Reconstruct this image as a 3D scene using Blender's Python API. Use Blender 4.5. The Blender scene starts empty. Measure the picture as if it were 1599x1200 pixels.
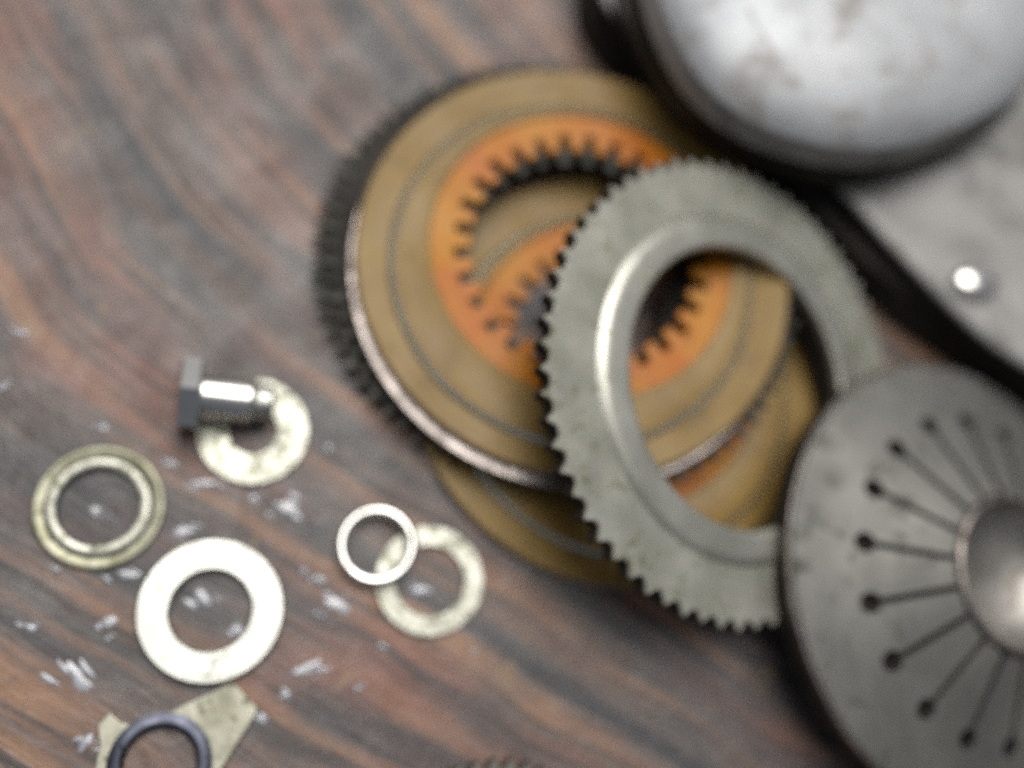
import bpy, bmesh, math, random
from mathutils import Matrix, Vector

# ------------------------------------------------------------------ camera, sky, sun, exposure
S = 0.001                      # all shapes below are written in millimetres
scene = bpy.context.scene
col = scene.collection
cam_d = bpy.data.cameras.new('camera')
cam = bpy.data.objects.new('camera', cam_d)
col.objects.link(cam)
scene.camera = cam
# hand-held compact camera 31 cm above the board, tipped about 22 degrees off straight down
rot = Matrix(((0.9733015, -0.0672960, -0.2194436),
              (0.0, 0.9560542, -0.2931900),
              (0.2295305, 0.2853622, 0.9305290)))
cam.matrix_world = Matrix.Translation((0, 0, 0.310)) @ rot.to_4x4()
cam_d.sensor_fit = 'HORIZONTAL'
cam_d.sensor_width = 36.0
cam_d.lens = 36.0 * 1500 / 1599
cam_d.clip_start = 0.005
cam_d.clip_end = 100
cam_d.dof.use_dof = True       # the photograph is out of focus: focused in front of the parts
cam_d.dof.focus_distance = 0.246
cam_d.dof.aperture_fstop = 2.1

SUN_EL, SUN_AZ = 67.0, 3.0   # azimuth counted from +Y clockwise
world = bpy.data.worlds.new('World')
scene.world = world
world.use_nodes = True
wn = world.node_tree
bg = wn.nodes['Background']
sky = wn.nodes.new('ShaderNodeTexSky')
sky.sky_type = 'NISHITA'
sky.sun_disc = False
sky.sun_elevation = math.radians(SUN_EL)
sky.sun_rotation = math.radians(SUN_AZ)
sky.air_density = 0.7
sky.dust_density = 9.0
sky.ozone_density = 0.2
haze_tone = wn.nodes.new('ShaderNodeHueSaturation')     # milky bright sky: less blue than a clear one
haze_tone.inputs['Saturation'].default_value = 0.45
wn.links.new(sky.outputs[0], haze_tone.inputs['Color'])
wn.links.new(haze_tone.outputs[0], bg.inputs[0])
bg.inputs[1].default_value = 0.055
sun_d = bpy.data.lights.new('sun', 'SUN')
sun_d.energy = 1.5
sun_d.angle = math.radians(48)
sun_d.color = (1.0, 0.97, 0.93)
sun = bpy.data.objects.new('sun', sun_d)
col.objects.link(sun)
e, a = math.radians(SUN_EL), math.radians(SUN_AZ)
sdir = Vector((math.cos(e) * math.sin(a), math.cos(e) * math.cos(a), math.sin(e)))
sun.rotation_euler = sdir.to_track_quat('Z', 'Y').to_euler()
sun.location = sdir * 2
vs = scene.view_settings
vs.view_transform = 'Standard'
vs.look = 'None'
vs.gamma = 1.0
vs.use_curve_mapping = False
vs.exposure = 0.25
scene.cycles.use_denoising = False     # keep the sensor-like grain the photograph has
scene.cycles.max_bounces = 4
scene.cycles.use_adaptive_sampling = True
scene.cycles.adaptive_threshold = 0.02
scene.cycles.caustics_reflective = False
scene.cycles.caustics_refractive = False


# ------------------------------------------------------------------ helpers
def N(nt, t, **kw):
    n = nt.nodes.new(t)
    for k, v in kw.items():
        setattr(n, k, v)
    return n


def noise(nt, vec, scale, detail=4, rough=0.55, dist=0.0):
    n = N(nt, 'ShaderNodeTexNoise')
    n.inputs['Scale'].default_value = scale
    n.inputs['Detail'].default_value = detail
    n.inputs['Roughness'].default_value = rough
    n.inputs['Distortion'].default_value = dist
    nt.links.new(vec, n.inputs['Vector'])
    return n.outputs['Fac']


def ramp(nt, fac, stops):
    r = N(nt, 'ShaderNodeValToRGB')
    el = r.color_ramp.elements
    el[0].position, el[0].color = stops[0][0], (*stops[0][1], 1)
    el[1].position, el[1].color = stops[-1][0], (*stops[-1][1], 1)
    for p, c in stops[1:-1]:
        x = el.new(p)
        x.color = (*c, 1)
    nt.links.new(fac, r.inputs[0])
    return r.outputs[0]


def g(v):
    return (v, v, v)


def mix(nt, fac, a_, b_, mode='MIX'):
    m = N(nt, 'ShaderNodeMix', data_type='RGBA', blend_type=mode)
    for s, v in ((0, fac), (6, a_), (7, b_)):
        if hasattr(v, 'links'):
            nt.links.new(v, m.inputs[s])
        else:
            m.inputs[s].default_value = v if s == 0 else (*v, 1)
    return m.outputs[2]


def new_mat(name):
    m = bpy.data.materials.new(name)
    m.use_nodes = True
    nt = m.node_tree
    b = nt.nodes['Principled BSDF']
    tc = N(nt, 'ShaderNodeTexCoord')
    return m, nt, b, tc.outputs['Object']


def bump(nt, b, h, strength, dist):
    bp = N(nt, 'ShaderNodeBump')
    bp.inputs['Strength'].default_value = strength
    bp.inputs['Distance'].default_value = dist
    nt.links.new(h, bp.inputs['Height'])
    nt.links.new(bp.outputs[0], b.inputs['Normal'])


def metal(name, c1, c2, c3, r0, r1, scale=60, lo=.35, hi=.65, bmp=.15, metallic=1.0, sp=(.56, .72)):
    """worn metal: base tone, second tone in clouds, grime specks c3"""
    m, nt, b, oc = new_mat(name)
    n1 = noise(nt, oc, scale, 3, .6, .4)
    c = ramp(nt, n1, [(lo, c1), (hi, c2)])
    n2 = noise(nt, oc, scale * 2.6, 4, .65, .8)
    spots = ramp(nt, n2, [(sp[0], g(0)), (sp[1], g(1))])
    c = mix(nt, spots, c, c3)
    nt.links.new(c, b.inputs['Base Color'])
    n3 = noise(nt, oc, scale * 1.7, 2)
    rr = ramp(nt, n3, [(.3, g(r0)), (.7, g(r1))])
    rr = mix(nt, spots, rr, g(min(1, r1 + .2)))
    nt.links.new(rr, b.inputs['Roughness'])
    b.inputs['Metallic'].default_value = metallic
    n4 = noise(nt, oc, scale * 9, 2)
    bump(nt, b, n4, bmp, .0002)
    return m


def paint(name, c1, c2, c3, r0, r1, scale=60, coat=0.0, bmp=.2, spec=.5):
    m, nt, b, oc = new_mat(name)
    n1 = noise(nt, oc, scale, 3, .6, .5)
    c = ramp(nt, n1, [(.32, c1), (.68, c2)])
    n2 = noise(nt, oc, scale * 3.1, 4, .7, .6)
    sp = ramp(nt, n2, [(.55, g(0)), (.75, g(.8))])
    c = mix(nt, sp, c, c3)
    nt.links.new(c, b.inputs['Base Color'])
    n3 = noise(nt, oc, scale * 1.3, 2)
    nt.links.new(ramp(nt, n3, [(.3, g(r0)), (.7, g(r1))]), b.inputs['Roughness'])
    b.inputs['Specular IOR Level'].default_value = spec
    b.inputs['Coat Weight'].default_value = coat
    b.inputs['Coat Roughness'].default_value = .18
    n4 = noise(nt, oc, scale * 12, 2)
    bump(nt, b, n4, bmp, .0002)
    return m


def wood():
    m, nt, b, oc = new_mat('weathered_wood')
    mp = N(nt, 'ShaderNodeMapping')
    mp.inputs['Rotation'].default_value = (0, 0, math.radians(45))
    nt.links.new(oc, mp.inputs['Vector'])
    sp = N(nt, 'ShaderNodeSeparateXYZ')
    nt.links.new(mp.outputs[0], sp.inputs[0])

    def M(op, x, y=None):
        n = N(nt, 'ShaderNodeMath', operation=op)
        for i, v in enumerate((x, y)):
            if v is None:
                continue
            if hasattr(v, 'links'):
                nt.links.new(v, n.inputs[i])
            else:
                n.inputs[i].default_value = v
        return n.outputs[0]
    u, v = sp.outputs[0], sp.outputs[1]
    warp = noise(nt, oc, 9, 2, .5)
    du = M('ADD', u, 0.13)
    v2 = M('SUBTRACT', v, M('MULTIPLY', M('SQRT', M('ADD', M('MULTIPLY', du, du), .005)), 0.34))
    v2 = M('ADD', v2, M('MULTIPLY', warp, 0.022))

    def along(su, sv):
        cx = N(nt, 'ShaderNodeCombineXYZ')
        nt.links.new(M('MULTIPLY', u, su), cx.inputs[0])
        nt.links.new(M('MULTIPLY', v2, sv), cx.inputs[1])
        return cx.outputs[0]
    bands = noise(nt, along(5.5, 72), 1, 3, .5, .1)
    fine = noise(nt, along(40, 300), 1, 4, .65, .1)
    blot = noise(nt, along(9, 26), 1, 3, .55, .4)
    small = noise(nt, oc, 130, 6, .7, .5)
    c = ramp(nt, bands, [(.40, (.048, .049, .052)), (.46, (.088, .078, .076)), (.53, (.172, .113, .090)), (.63, (.265, .150, .090))])
    red = ramp(nt, blot, [(.48, g(0)), (.64, g(.62))])
    c = mix(nt, red, c, (.225, .100, .072))
    grey = ramp(nt, noise(nt, oc, 22, 4, .6, .4), [(.50, g(0)), (.70, g(.45))])
    c = mix(nt, grey, c, (.090, .092, .095))
    lines = noise(nt, along(4, 150), 1, 2, .5, .1)
    c = mix(nt, ramp(nt, lines, [(.40, g(.75)), (.46, g(0))]), c, (.045, .043, .045))
    f2 = ramp(nt, fine, [(.3, g(.55)), (.62, g(1.2))])
    c = mix(nt, .6, c, f2, 'MULTIPLY')
    dk = ramp(nt, small, [(.57, g(0)), (.76, g(.6))])
    c = mix(nt, dk, c, (.06, .055, .052))
    oc2 = ramp(nt, noise(nt, oc, 75, 5, .6, .9), [(.63, g(0)), (.74, g(.75))])
    c = mix(nt, oc2, c, (.28, .19, .10))
    nt.links.new(c, b.inputs['Base Color'])
    rr = ramp(nt, noise(nt, oc, 40, 4, .6, .6), [(.35, g(.26)), (.65, g(.52))])
    nt.links.new(rr, b.inputs['Roughness'])
    h = M('ADD', M('MULTIPLY', fine, .6), M('MULTIPLY', small, .8))
    bump(nt, b, h, .55, .0012)
    return m


MAT = {
    'wood': wood(),
    'lining': paint('olive_friction_lining', (.215, .132, .034), (.285, .186, .054), (.085, .058, .022), .30, .5, 34, spec=.3),
    'core': paint('orange_oiled_core', (.44, .115, .004), (.50, .225, .012), (.30, .080, .005), .22, .42, 38, bmp=.1, spec=.2),
    'rim': metal('rubbed_steel_rim', (.22, .195, .18), (.36, .325, .305), (.09, .07, .06), .28, .48, 90),
    'dark': metal('oily_dark_steel', (.10, .10, .095), (.20, .195, .18), (.04, .04, .035), .28, .5, 80),
    'tooth': metal('black_oily_and_shaded_teeth', (.018, .019, .017), (.042, .043, .039), (.010, .010, .009), .38, .55, 160),
    'steel': metal('dull_grey_steel', (.40, .405, .345), (.53, .535, .465), (.15, .165, .085), .42, .6, 45, bmp=.25, metallic=.75, sp=(.54, .72)),
    'collar': metal('rubbed_grey_steel', (.45, .455, .395), (.58, .585, .52), (.27, .28, .19), .30, .44, 45, bmp=.12, metallic=.75),
    'spring': metal('dark_grey_spring_steel', (.165, .165, .155), (.215, .215, .20), (.11, .11, .095), .52, .64, 40, bmp=.2, metallic=.7),
    'hub': metal('polished_hub_steel', (.30, .29, .27), (.40, .39, .365), (.18, .165, .14), .42, .55, 50, bmp=.1),
    'bright': metal('bright_washer_steel', (.44, .455, .42), (.56, .575, .535), (.20, .21, .165), .28, .44, 75, bmp=.2, sp=(.58, .76)),
    'zinc': metal('greenish_zinc_steel', (.32, .325, .28), (.46, .465, .41), (.17, .175, .11), .3, .48, 110, bmp=.2, sp=(.50, .68)),
    'olive': metal('olive_thin_steel', (.15, .15, .105), (.26, .26, .205), (.09, .09, .045), .25, .45, 110, bmp=.15),
    'chrome': metal('chromed_bolt_steel', (.80, .80, .76), (.90, .90, .86), (.50, .48, .42), .10, .2, 70, bmp=.05),
    'blued': metal('blued_steel', (.06, .065, .085), (.13, .14, .18), (.03, .03, .035), .35, .5, 120),
    'cast': metal('cast_aluminium', (.28, .28, .27), (.42, .42, .41), (.05, .05, .04), .48, .65, 13, bmp=.35, metallic=.6, sp=(.47, .84)),
    'cap': metal('rubbed_cast_aluminium', (.40, .425, .445), (.55, .575, .595), (.26, .225, .19), .46, .62, 20, bmp=.3, metallic=.4, sp=(.48, .82)),
    'bracket': metal('dull_bracket_steel', (.24, .24, .185), (.42, .42, .35), (.10, .10, .065), .35, .55, 90, bmp=.2),
    'grease_shade': paint('black_grease_and_shade', (.014, .013, .011), (.034, .029, .024), (.055, .04, .03), .6, .85, 45, bmp=.4, spec=.25),  # black grease tone, used also for the added shade-filling parts
    'brown': paint('brown_greasy_band', (.035, .030, .020), (.075, .066, .045), (.03, .02, .015), .35, .6, 45, bmp=.4),
    'fleck': paint('pale_painted_glint', (.27, .285, .32), (.43, .45, .49), (.18, .18, .20), .12, .25, 200, coat=1.0, spec=1.0),  # pale colour standing in for wet glints
}


def finish(me, name, mat, parent=None, angle=32):
    me.update()
    o = bpy.data.objects.new(name, me)
    col.objects.link(o)
    me.materials.append(MAT[mat])
    me.polygons.foreach_set('use_smooth', [True] * len(me.polygons))
    me.set_sharp_from_angle(angle=math.radians(angle))
    if parent:
        o.parent = parent
    return o


def mesh_of(name, verts, faces):
    me = bpy.data.meshes.new(name)
    me.from_pydata([(x * S, y * S, z * S) for x, y, z in verts], [], faces)
    bm = bmesh.new()
    bm.from_mesh(me)
    bmesh.ops.remove_doubles(bm, verts=bm.verts, dist=2e-6)
    bmesh.ops.recalc_face_normals(bm, faces=bm.faces)
    bm.to_mesh(me)
    bm.free()
    return me


def lathe(name, loops, mat, parent=None, n=128, thetas=None, closed=True, angle=32, axis='z'):
    """loops: (r, z[, cx, cy[, radius offsets per theta]]); joined in order, closed into a solid of revolution"""
    th = thetas or [2 * math.pi * i / n for i in range(n)]
    k = len(th)
    verts, faces = [], []
    for lp in loops:
        r, z = lp[0], lp[1]
        cx, cy = (lp[2], lp[3]) if len(lp) > 3 else (0, 0)
        mod = lp[4] if len(lp) > 4 else None
        for i, t in enumerate(th):
            rr = r + (mod[i] if mod else 0)
            p = (cx + rr * math.cos(t), cy + rr * math.sin(t), z)
            verts.append(p if axis == 'z' else (p[2], p[0], p[1]))
    m = len(loops)
    for j in range(m if closed else m - 1):
        a0, b0 = j * k, ((j + 1) % m) * k
        for i in range(k):
            i2 = (i + 1) % k
            faces.append((a0 + i, a0 + i2, b0 + i2, b0 + i))
    if not closed:
        for j in (0, m - 1):
            if loops[j][0] > 1e-6:
                faces.append(tuple(j * k + i for i in range(k)))
    return finish(mesh_of(name, verts, faces), name, mat, parent, angle)


def teeth(nt_, depth, prof=(.0, .14, .50, .64), jitter=0, seed=0):
    """angles and radius offsets of a trapezoid tooth line; depth > 0 grows outwards"""
    rnd = random.Random(seed)
    th, mod = [], []
    for i in range(nt_):
        d = depth * (1 + rnd.uniform(-jitter, jitter))
        for f, m_ in ((prof[0], 0), (prof[1], d), (prof[2], d), (prof[3], 0), ((prof[3] + 1) / 2, 0)):
            th.append(2 * math.pi * (i + f) / nt_)
            mod.append(m_)
    return th, mod


def thing(name, label, cat, loc=(0, 0, 0), normal=(0, 0, 1), spin=0, group=None):
    o = bpy.data.objects.new(name, None)
    o.empty_display_size = .01
    col.objects.link(o)
    q = Vector(normal).normalized()
    r = Vector((0, 0, 1)).rotation_difference(q).to_matrix().to_4x4()
    o.matrix_world = Matrix.Translation(Vector(loc) * S) @ r @ Matrix.Rotation(math.radians(spin), 4, 'Z')
    o['label'] = label
    o['category'] = cat
    if group:
        o['group'] = group
    return o


def tag(o, label, cat, group=None):
    o['label'] = label
    o['category'] = cat
    if group:
        o['group'] = group
    return o


# ------------------------------------------------------------------ the board everything lies on
def board():
    x0, x1, y0, y1, nx, ny = -260, 560, -190, 560, 82, 75
    rnd = random.Random(4)
    vs_, fs = [], []
    for j in range(ny + 1):
        for i in range(nx + 1):
            x = x0 + (x1 - x0) * i / nx
            y = y0 + (y1 - y0) * j / ny
            inner = 0 < i < nx and 0 < j < ny
            z = -0.25 + .22 * math.sin(x * .05 + y * .045) * math.sin(y * .02 - x * .013) if inner else -.3
            vs_.append((x, y, z))
    k = nx + 1
    for j in range(ny):
        for i in range(nx):
            fs.append((j * k + i, j * k + i + 1, (j + 1) * k + i + 1, (j + 1) * k + i))
    edge = [i for i in range(k)] + [j * k + nx for j in range(1, ny + 1)] + [ny * k + i for i in range(nx - 1, -1, -1)] + [j * k for j in range(ny - 1, 0, -1)]
    base = len(vs_)
    for q in edge:
        vs_.append((vs_[q][0], vs_[q][1], -22))
    ne = len(edge)
    for i in range(ne):
        i2 = (i + 1) % ne
        fs.append((edge[i], edge[i2], base + i2, base + i))
    fs.append(tuple(base + i for i in range(ne)))
    o = finish(mesh_of('table_top', vs_, fs), 'table_top', 'wood', None, 40)
    o['kind'] = 'structure'
    o['label'] = 'weathered wooden board with worn reddish stain and grey grain'
    return o


board()


# ------------------------------------------------------------------ clutch discs
def friction_disc(name, label, loc, normal, spin, group, seed):
    t = thing(name, label, 'clutch disc', loc, normal, spin, group)
    # local z = 0 is the top of the outer band
    s, c = (-1.9, -2.9), (2.2, 3.3)
    lathe('friction_lining', [(53.2, -2.6, *c), (75.4, -2.6), (76.0, -2.0), (76.0, -.5), (75.5, 0), (64.2, 0, *s), (63.8, -.5, *s), (61.9, -.5, *s),
                              (61.7, .95, *s), (61.3, 1.05, *s), (54.2, 1.05, *c), (53.3, .7, *c)], 'lining', t, 160)
    lathe('step_ring', [(61.95, -.45, *s), (63.7, -.45, *s), (63.5, .1, *s), (62.9, .6, *s), (62.4, .98, *s), (61.95, 1.12, *s)], 'collar', t, 160, angle=70)
    lathe('rim_band', [(76.2, -2.5), (76.75, -2.3), (76.75, -.5), (76.2, -.25)], 'rim', t, 160)
    th, mod = teeth(29, 6.0, (.0, .07, .46, .53), .08, seed)
    m = [x for x in mod]
    lathe('toothed_core', [(53.15, .1, *c), (53.15, -2.4, *c), (39.6, -2.4, *c, m), (39.2, -2.1, *c, m), (39.2, -.2, *c, m), (39.6, .1, *c, m)], 'core', t, thetas=th)
    return t


TOP_N = (-.07, .01, 1)
tn = Vector(TOP_N).normalized()
TOP = Vector((92.2, 137.7, 20))
friction_disc('friction_disc', 'olive friction disc with orange toothed centre lying on top of the stack', TOP, TOP_N, 8, 'friction discs in the stack', 1)
friction_disc('friction_disc', 'olive and orange friction disc lying lowest, flat on the wooden board', (112, 105, 2.7), (0, 0, 1), 40, 'friction discs in the stack', 2)


def steel_disc(label, drop, off, spin, r, nteeth, seed, smooth=False):
    p = TOP - tn * drop + Vector((off[0], off[1], 0))
    t = thing('steel_disc', label, 'clutch disc', p, TOP_N, spin, 'dark steel discs in the stack')
    if smooth:
        lathe('plate', [(56, 0), (56, -1.8), (r - .4, -1.8), (r, -1.5), (r, -.3), (r - .4, 0)], 'rim', t, 160)
        th, mod = teeth(29, 6.0, (.0, .07, .46, .53), .08, 21)
        lathe('shaded_inner_teeth', [(55.9, -.2, 2.2, 3.3), (55.9, -1.7, 2.2, 3.3), (38.6, -1.7, 3.0, 4.0, mod), (38.6, -.2, 3.0, 4.0, mod)], 'tooth', t, thetas=th)  # black colour stands for the shade under the top disc
        return t
    th, mod = teeth(nteeth, 3.8, (.0, .18, .32, .52), .2, seed)
    lathe('plate', [(47, 0), (47, -1.8), (r - 4.4, -1.8)] + [(r - 4.2, -1.8), (r - 4.2, 0), (r - 4.4, 0)], 'grease_shade', t, 160)
    lathe('tooth_ring', [(r - 4.1, -.1), (r - 4.1, -1.7), (r - 3.6, -1.7, 0, 0, mod), (r - 3.6, -.1, 0, 0, mod)], 'tooth', t, thetas=th)
    return t


steel_disc('smooth-edged thin steel disc directly under the uppermost olive disc', 3.1, (-1.8, -3.2), 0, 76.5, 0, 0, True)
steel_disc('uppermost dark toothed steel disc, its teeth showing at the lower right of the stack', 5.3, (2.6, -2.0), 3, 79.4, 72, 3)
steel_disc('upper of the two dark steel discs whose teeth stick out left of the stack', 7.6, (-7.0, 5.4), 5.1, 79.4, 72, 4)
steel_disc('lower of the two dark steel discs whose teeth stick out left of the stack', 9.9, (-11.5, 2.6), 1.4, 79.2, 72, 5)


# ------------------------------------------------------------------ leaning pressure plate
def pressure_plate():
    t = thing('pressure_plate', 'large grey toothed steel plate with round opening leaning on the disc stack', 'clutch plate',
              (144.1, 92.9, 30), (.33, -.09, 1), 2)
    th, mod = teeth(64, 3.0, (.0, .30, .40, .70), .15, 9)
    lathe('toothed_plate', [(59.2, 0), (59.2, -1.2), (75.4, -1.2, 0, 0, mod), (75.9, -1.0, 0, 0, mod), (75.9, -.5, 0, 0, mod), (75.4, 0, 0, 0, mod)], 'steel', t, thetas=th)
    lathe('gap_shade_back', [(47.8, -1.3), (75.7, -1.3, 0, 0, mod), (75.5, -6.0, 0, 0, mod), (73.0, -7.5), (70.0, -15.0), (66, -16), (47.8, -9)], 'grease_shade', t, thetas=th)  # dark tooth sides; black body below added to fill the shaded gap
    lathe('collar', [(59.15, -.2), (58.7, .15), (58.2, .5), (57.6, .95), (56.8, 1.3), (55.6, 1.5), (53.6, 1.62), (51.4, 1.75), (49.0, 1.9), (48.2, 1.8), (47.7, 1.4), (47.6, .9), (47.6, -1.15), (59.15, -1.15)],
          'collar', t, 192, angle=50)
    return t


pressure_plate()


# ------------------------------------------------------------------ slotted diaphragm disc
def slotted_disc():
    nrm = (.20, -.02, 1)
    t = thing('slotted_disc', 'dark grey dished disc with radial keyhole slots around a hub', 'clutch disc', (235.6, 33.3, 18), nrm)
    ns, rh, hr, hw = 18, 55.0, 3.4, 1.05
    rin, rout = 27.0, 78.2

    def zz(r):
        return 14.6 - (r - 24) * .37 + .0012 * max(0, r - 55) ** 2 - (.9 if r > 77.5 else 0)
    rs = [rin, 31, 35, 39, 43, 47, rh - hr * .98]
    rs += [rh + hr * math.sin(math.radians(x)) for x in (-70, -50, -30, -10, 10, 30, 50, 70)] + [rh + hr]
    rs += [60, 63, 66, 69, 72, 75, 77.3, rout]

    def half(r):
        if r >= rh + hr - 1e-6:
            return 0
        w = hw if r < rh else 0
        if abs(r - rh) < hr:
            w = max(w, math.sqrt(max(0, hr * hr - (r - rh) ** 2)))
        return w
    verts, faces = [], []
    na, th = 6, 3.2
    for s in range(ns):
        a0 = math.radians(90 + s * 20 + .5)
        base = len(verts)
        for r in rs:
            w = half(r) / r
            lo, hi = a0 + w, a0 + math.radians(20) - w
            for side in (0, 1):
                for i in range(na + 1):
                    an = lo + (hi - lo) * i / na
                    verts.append((r * math.cos(an), r * math.sin(an), zz(r) - side * th))
        row = 2 * (na + 1)
        for j in range(len(rs) - 1):
            for side in (0, 1):
                for i in range(na):
                    p = base + j * row + side * (na + 1) + i
                    faces.append((p, p + 1, p + row + 1, p + row))
            if half(rs[j]) > 0:
                for i in (0, na):
                    p = base + j * row + i
                    faces.append((p, p + row, p + row + na + 1, p + na + 1))
        for j in (0, len(rs) - 1):
            for i in range(na):
                p = base + j * row + i
                faces.append((p, p + 1, p + na + 2, p + na + 1))
    finish(mesh_of('dished_plate', verts, faces), 'dished_plate', 'spring', t, 30)
    lathe('edge_ring', [(78.25, -7.6), (78.8, -7.4), (78.95, -6.4), (78.7, -5.8), (78.25, -5.7)], 'rim', t, 192)
    lathe('shadow_ring', [(66, -7.7), (66, -17), (75, -17), (78.4, -14), (79.2, -7.7)], 'grease_shade', t, 128)  # black ring added as the shadow band below the disc edge
    lathe('slot_shade_cone', [(27, 8.2), (62, -4.6), (62, -6.2), (27, 6)], 'grease_shade', t, 96)  # black cone added behind the slots so they look dark
    h = lathe('hub', [(27.2, 12.6), (26.7, 14.4), (25.8, 15.4), (25.0, 15.6), (24.4, 15.2), (23.8, 14.0)] + [(26.6, 4)], 'rim', t, 128, angle=60)
    lathe('hub_bowl', [(23.9, 14.1), (22.6, 11.2), (20.4, 8.2), (17.0, 5.4), (13.0, 3.4), (8.0, 2.0), (3.0, 1.4), (.01, 1.3), (.01, -2), (23.9, -2)], 'hub', h, 128, angle=60)
    return t


slotted_disc()


# ------------------------------------------------------------------ housing casting
def outline(pts, n=120, c=(215, 240)):
    """closed Catmull-Rom through pts, resampled by angle about c"""
    dense = []
    m = len(pts)
    for i in range(m):
        p0, p1, p2, p3 = (Vector((*pts[(i + d) % m], 0)) for d in (-1, 0, 1, 2))
        for s in range(16):
            q = s / 16
            dense.append(.5 * ((2 * p1) + (-p0 + p2) * q + (2 * p0 - 5 * p1 + 4 * p2 - p3) * q * q + (-p0 + 3 * p1 - 3 * p2 + p3) * q ** 3))
    pol = sorted((math.atan2(p.y - c[1], p.x - c[0]), math.hypot(p.x - c[0], p.y - c[1])) for p in dense)
    out = []
    for i in range(n):
        a_ = -math.pi + 2 * math.pi * (i + .5) / n
        k = next((j for j, (b_, _) in enumerate(pol) if b_ >= a_), 0)
        (b1, r1), (b0, r0) = pol[k], pol[k - 1]
        d = (b1 - b0) % (2 * math.pi)
        f = ((a_ - b0) % (2 * math.pi)) / d if d > 1e-9 else 0
        r = r0 + (r1 - r0) * min(1, f)
        out.append((c[0] + r * math.cos(a_), c[1] + r * math.sin(a_)))
    return out


def loft(name, rings, mat, parent, top=True, bottom=True, angle=35):
    n = len(rings[0][0])
    verts, faces = [], []
    for pts, z in rings:
        verts += [(x, y, z) for x, y in pts]
    for j in range(len(rings) - 1):
        for i in range(n):
            i2 = (i + 1) % n
            faces.append((j * n + i, j * n + i2, (j + 1) * n + i2, (j + 1) * n + i))
    if bottom:
        faces.append(tuple(range(n)))
    if top:
        faces.append(tuple((len(rings) - 1) * n + i for i in range(n)))
    return finish(mesh_of(name, verts, faces), name, mat, parent, angle)


def inset(pts, d, c=None):
    cx = sum(p[0] for p in pts) / len(pts)
    cy = sum(p[1] for p in pts) / len(pts)
    out = []
    for x, y in pts:
        r = math.hypot(x - cx, y - cy)
        out.append((x + (cx - x) * d / r, y + (cy - y) * d / r))
    return out


def housing():
    t = thing('clutch_housing', 'big grey cast housing with a bright domed drum beside the disc stack', 'housing', (0, 0, 0))
    base = outline([(99, 261), (108, 233), (141, 204), (177, 176), (215, 143), (244, 122), (281, 102), (340, 88), (400, 120), (430, 210), (400, 320), (300, 390), (180, 380), (115, 320)])
    flg = outline([(101, 258), (111, 232), (147, 206), (184, 184), (214, 152), (241, 125), (262, 111), (300, 96), (345, 94), (396, 126), (424, 210), (395, 315), (298, 384), (182, 374), (119, 318)])
    loft('side_wall', [(base, 0.2), (inset(base, .5), 8), (inset(base, 2.5), 10), (inset(base, 2.5), 14), (flg, 16), (flg, 22.9)], 'grease_shade', t, angle=40)
    loft('flange', [(inset(flg, .3), 22.95), (inset(flg, .6), 23.7), (inset(flg, 2.0), 24.4), (inset(flg, 4.5), 24.9), (inset(flg, 8), 25.15), (inset(flg, 13), 25.25)], 'cast', t, angle=60)
    c2 = (188, 250)
    skirt = outline([(106, 241), (113, 220), (126, 197), (146, 182), (163, 177), (189, 175), (216, 182), (247, 198), (274, 225), (285, 270), (262, 318), (205, 340), (145, 325), (110, 285)], 120, c2)
    shoulder = outline([(108, 222), (113, 201), (122, 183), (138, 172), (170, 166), (201, 173), (229, 188), (257, 210), (272, 245), (268, 290), (230, 322), (175, 322), (128, 290), (109, 250)], 120, c2)
    shoulder = [(x * .55 + a_ * .45, y * .55 + b_ * .45) for (x, y), (a_, b_) in zip(shoulder, inset(skirt, 1))]
    cap = outline([(113, 215), (118, 194), (127, 181), (142, 171), (164, 166), (191, 171), (218, 184), (248, 207), (262, 240), (255, 280), (222, 308), (175, 308), (132, 280), (113, 245)], 120, c2)
    d = loft('drum_wall', [(skirt, 25.4), (inset(skirt, .8), 30), (inset(skirt, 3.0), 31), (inset(skirt, 3.0), 35), (inset(skirt, .8), 36), (inset(shoulder, -1), 46)], 'grease_shade', t, angle=40)
    loft('drum_band', [(inset(skirt, .4), 31.2), (inset(skirt, -.9), 31.6), (inset(skirt, -.9), 34.6), (inset(skirt, .4), 35.0)], 'brown', d)
    loft('drum_shoulder', [(inset(shoulder, -1), 46.1), (inset(shoulder, 0), 50), (inset(shoulder, 2), 54)], 'cast', d, angle=60)
    rings = [(inset(shoulder, 2.0), 54.1), (inset(shoulder, 4.0), 56.6), (inset(shoulder, 7.5), 59.4), (inset(shoulder, 12.5), 62.0), (inset(shoulder, 19), 64.2), (inset(shoulder, 27), 66.0),
             (inset(shoulder, 37), 67.3), (inset(shoulder, 50), 68.1)]
    loft('drum_cap', rings, 'cap', t, angle=70)
    pin = lathe('locating_pin', [(7.2, 25.0), (7.0, 26.6), (6.4, 27.8), (5.2, 28.8), (3.6, 29.4), (1.8, 29.7), (.01, 29.8)], 'chrome', t, 48, closed=False, angle=50)
    for v in pin.data.vertices:
        v.co.x = v.co.x * 1.35 + 244.6 * S
        v.co.y = v.co.y * 1.0 + 141.1 * S
    return t


housing()


# ------------------------------------------------------------------ washers, ring, bolt
def at(o, x, y, z=0, tilt=(0, 0), spin=0):
    o.location = (x * S, y * S, z * S)
    o.rotation_euler = (math.radians(tilt[0]), math.radians(tilt[1]), math.radians(spin))
    return o


def washer(name, ro, ri, h, mat, b=.35, n=96):
    return lathe(name, [(ri, b), (ri, h - b), (ri + b, h), (ro - b, h), (ro, h - b), (ro, b), (ro - b, 0), (ri + b, 0)], mat, None, n)


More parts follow.
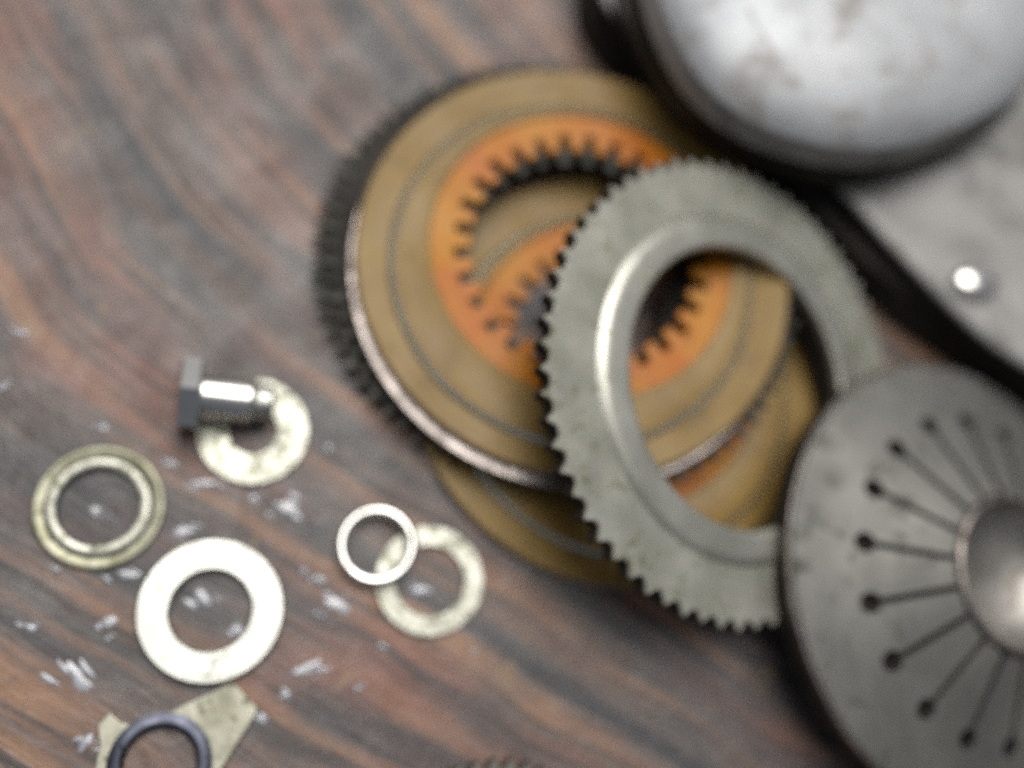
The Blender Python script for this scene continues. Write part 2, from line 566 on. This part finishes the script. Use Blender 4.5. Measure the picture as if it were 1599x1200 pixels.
w = washer('thick_washer', 21.3, 11.9, 3.2, 'bright', .5)
tag(at(w, -20.1, 19.6, 0.05), 'large thick bright white steel washer near the bottom left corner', 'washer', 'loose washers on the board')
w = washer('flat_washer', 17.4, 11.0, 1.5, 'zinc', .3)
tag(at(w, 45.9, 30.0, 0.05), 'flat pale greenish washer partly under the small round ring', 'washer', 'loose washers on the board')
w = washer('flat_washer', 17.4, 7.5, 1.6, 'zinc', .3)
tag(at(w, -12.1, 75.7, 0.05), 'bright worn washer lying under the end of the chromed bolt', 'washer', 'loose washers on the board')
ring = lathe('spacer_ring', [(9.2, .4), (9.1, 3.2), (9.7, 4.1), (10.9, 4.5), (11.7, 4.4), (12.3, 4.0), (12.7, 3.2), (12.7, .5), (12.2, 0), (9.7, 0)], 'chrome', None, 96, angle=60)
tag(at(ring, 28.6, 40.2, .9, (0, -4.0)), 'small round polished ring resting on the edge of a flat washer', 'ring')
t = thing('collar_washer', 'thin olive collar washer with raised inner lip at the left edge', 'washer', (-55.3, 49.6, .05), group='loose washers on the board')
lathe('flange', [(15.5, 0), (18.4, 0), (18.9, .3), (18.8, .8), (18.2, 1.1), (17.2, .85), (16.2, .7), (15.5, .6)], 'olive', t, 96, angle=45)
lathe('inner_lip', [(11.7, 0), (11.6, 1.9), (12.0, 2.3), (14.4, 2.3), (15.0, 2.0), (15.4, 1.2), (15.4, 0)], 'zinc', t, 96, angle=60)

t = thing('hex_bolt', 'short chromed hex bolt lying on its side across a worn washer', 'bolt', (0, 0, 0))
ax = dict(axis='x')


def along_x(o, x, y, z, rz=0):
    o.matrix_world = Matrix.Translation((x * S, y * S, z * S)) @ Matrix.Rotation(math.radians(rz), 4, 'Z')
    return o


t.location = (-35.3 * S, 83.9 * S, 10.4 * S)
t.rotation_euler = (0, math.radians(5.5), math.radians(-1.5))
hexr = 12.2
lathe('bolt_head', [(9.4, 0), (hexr - .2, .9), (hexr, 1.6), (hexr, 6.2), (hexr - .3, 6.8), (9.5, 7.4)], 'chrome', t, thetas=[math.radians(60 * i - 24) for i in range(6)], closed=False, axis='x', angle=20)
lathe('shank', [(7.3, 7.5), (7.3, 21.6), (6.7, 22.8)], 'chrome', t, 64, closed=False, axis='x', angle=18)
lathe('point', [(5.6, 22.9), (5.9, 23.4), (5.9, 27.8), (5.0, 29.0)], 'bright', t, 64, closed=False, axis='x', angle=18)


# ------------------------------------------------------------------ bracket and the dark part at the bottom edge
def flat_piece(name, outer, holes, z0, h, mat, parent, bev=.25):
    cu = bpy.data.curves.new(name + '_curve', 'CURVE')
    cu.dimensions = '2D'
    cu.fill_mode = 'BOTH'
    cu.extrude = (h / 2 - bev) * S
    cu.bevel_depth = bev * S
    cu.bevel_resolution = 1
    for pts in [outer] + holes:
        sp = cu.splines.new('POLY')
        sp.points.add(len(pts) - 1)
        for p, (x, y) in zip(sp.points, pts):
            p.co = (x * S, y * S, 0, 1)
        sp.use_cyclic_u = True
    tmp = bpy.data.objects.new('tmp', cu)
    col.objects.link(tmp)
    dg = bpy.context.evaluated_depsgraph_get()
    me = bpy.data.meshes.new_from_object(tmp.evaluated_get(dg))
    bpy.data.objects.remove(tmp)
    bpy.data.curves.remove(cu)
    me.transform(Matrix.Translation((0, 0, (z0 + h / 2) * S)))
    me.materials.clear()
    me.name = name
    return finish(me, name, mat, parent, 30)


t = thing('bracket', 'small greenish metal bracket with a round blued hole at the bottom edge', 'bracket', (0, 0, 0))
hc = (-30.3, -23.6)
circ = lambda r, n=40: [(hc[0] + r * math.cos(2 * math.pi * i / n), hc[1] + r * math.sin(2 * math.pi * i / n)) for i in range(n)]
flat_piece('bracket_plate', [(-12.6, -1.5), (-11.4, -1.9), (-4.9, -8.2), (-4.7, -9.2), (-13.5, -24.7), (-16.5, -34.0), (-27, -40.5), (-38.8, -41), (-46.5, -36), (-47.6, -27), (-46.6, -18.0), (-47.8, -12.6), (-45.2, -9.6),
                            (-42.3, -12.2), (-39.5, -12.8), (-36.5, -10.9), (-33.2, -11.6)], [circ(11.9)], .1, 1.8, 'bracket', t)
o = lathe('hole_rim', [(10.0, .2), (10.0, 2.0), (10.8, 2.7), (12.0, 2.8), (13.6, 2.3), (14.4, 1.95), (11.85, 1.8), (11.85, .2)], 'blued', t, 72, angle=60)
for v in o.data.vertices:
    v.co.x += hc[0] * S
    v.co.y += hc[1] * S

t = thing('dark_gear', 'dark oily gear just showing at the bottom edge of the picture', 'gear', (68, -62.2, .1))
th, mod = teeth(44, 2.2, (.0, .2, .45, .65), .1, 12)
lathe('gear_ring', [(24, 0), (36.4, 0, 0, 0, mod), (36.8, .5, 0, 0, mod), (36.8, 4.2, 0, 0, mod), (36.2, 4.8, 0, 0, mod), (24, 4.8)], 'dark', t, thetas=th)
lathe('inner_web', [(12, 1), (23.9, 1), (23.9, 3.4), (12, 3.4)], 'dark', t, 64)


# ------------------------------------------------------------------ pale flecks on the board, wet glints put into colour
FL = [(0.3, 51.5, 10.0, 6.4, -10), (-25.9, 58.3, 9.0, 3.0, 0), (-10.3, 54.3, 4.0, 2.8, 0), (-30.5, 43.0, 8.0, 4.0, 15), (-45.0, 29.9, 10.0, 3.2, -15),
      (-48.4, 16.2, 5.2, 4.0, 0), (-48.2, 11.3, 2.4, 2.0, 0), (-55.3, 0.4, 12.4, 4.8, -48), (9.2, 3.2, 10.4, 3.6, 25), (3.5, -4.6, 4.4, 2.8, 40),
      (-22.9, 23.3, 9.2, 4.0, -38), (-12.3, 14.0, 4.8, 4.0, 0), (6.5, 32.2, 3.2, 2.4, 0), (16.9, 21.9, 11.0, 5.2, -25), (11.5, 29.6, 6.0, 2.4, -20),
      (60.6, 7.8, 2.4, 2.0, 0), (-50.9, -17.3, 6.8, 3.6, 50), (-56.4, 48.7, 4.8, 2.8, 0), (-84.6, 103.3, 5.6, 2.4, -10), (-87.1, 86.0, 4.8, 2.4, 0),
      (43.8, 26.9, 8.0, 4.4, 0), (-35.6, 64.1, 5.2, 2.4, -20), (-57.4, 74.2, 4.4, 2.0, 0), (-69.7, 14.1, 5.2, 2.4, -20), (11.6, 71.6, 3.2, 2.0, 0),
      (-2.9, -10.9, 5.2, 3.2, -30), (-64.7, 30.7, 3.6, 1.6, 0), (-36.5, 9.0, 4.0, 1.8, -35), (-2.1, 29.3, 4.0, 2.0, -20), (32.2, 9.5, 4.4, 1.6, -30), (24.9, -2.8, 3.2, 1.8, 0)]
rnd = random.Random(7)
verts, faces = [], []


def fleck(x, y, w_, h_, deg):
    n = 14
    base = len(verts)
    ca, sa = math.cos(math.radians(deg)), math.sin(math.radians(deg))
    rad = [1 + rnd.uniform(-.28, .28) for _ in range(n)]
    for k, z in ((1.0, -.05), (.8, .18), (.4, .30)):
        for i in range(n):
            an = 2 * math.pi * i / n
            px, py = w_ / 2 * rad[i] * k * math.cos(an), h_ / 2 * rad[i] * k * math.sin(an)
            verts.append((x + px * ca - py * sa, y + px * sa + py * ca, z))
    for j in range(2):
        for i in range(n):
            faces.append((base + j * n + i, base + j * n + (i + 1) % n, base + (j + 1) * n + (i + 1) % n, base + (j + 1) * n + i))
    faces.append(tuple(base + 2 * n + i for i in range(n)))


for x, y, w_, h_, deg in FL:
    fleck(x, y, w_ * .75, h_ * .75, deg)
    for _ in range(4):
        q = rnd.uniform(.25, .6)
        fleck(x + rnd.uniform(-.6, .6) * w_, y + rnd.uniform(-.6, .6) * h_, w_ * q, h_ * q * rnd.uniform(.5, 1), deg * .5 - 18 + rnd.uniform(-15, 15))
o = finish(mesh_of('glint_flecks', verts, faces), 'glint_flecks', 'fleck', None, 60)
o['kind'] = 'stuff'
o['label'] = 'pale flecks painted as wet glints scattered over the wooden board'
o['category'] = 'painted glints'
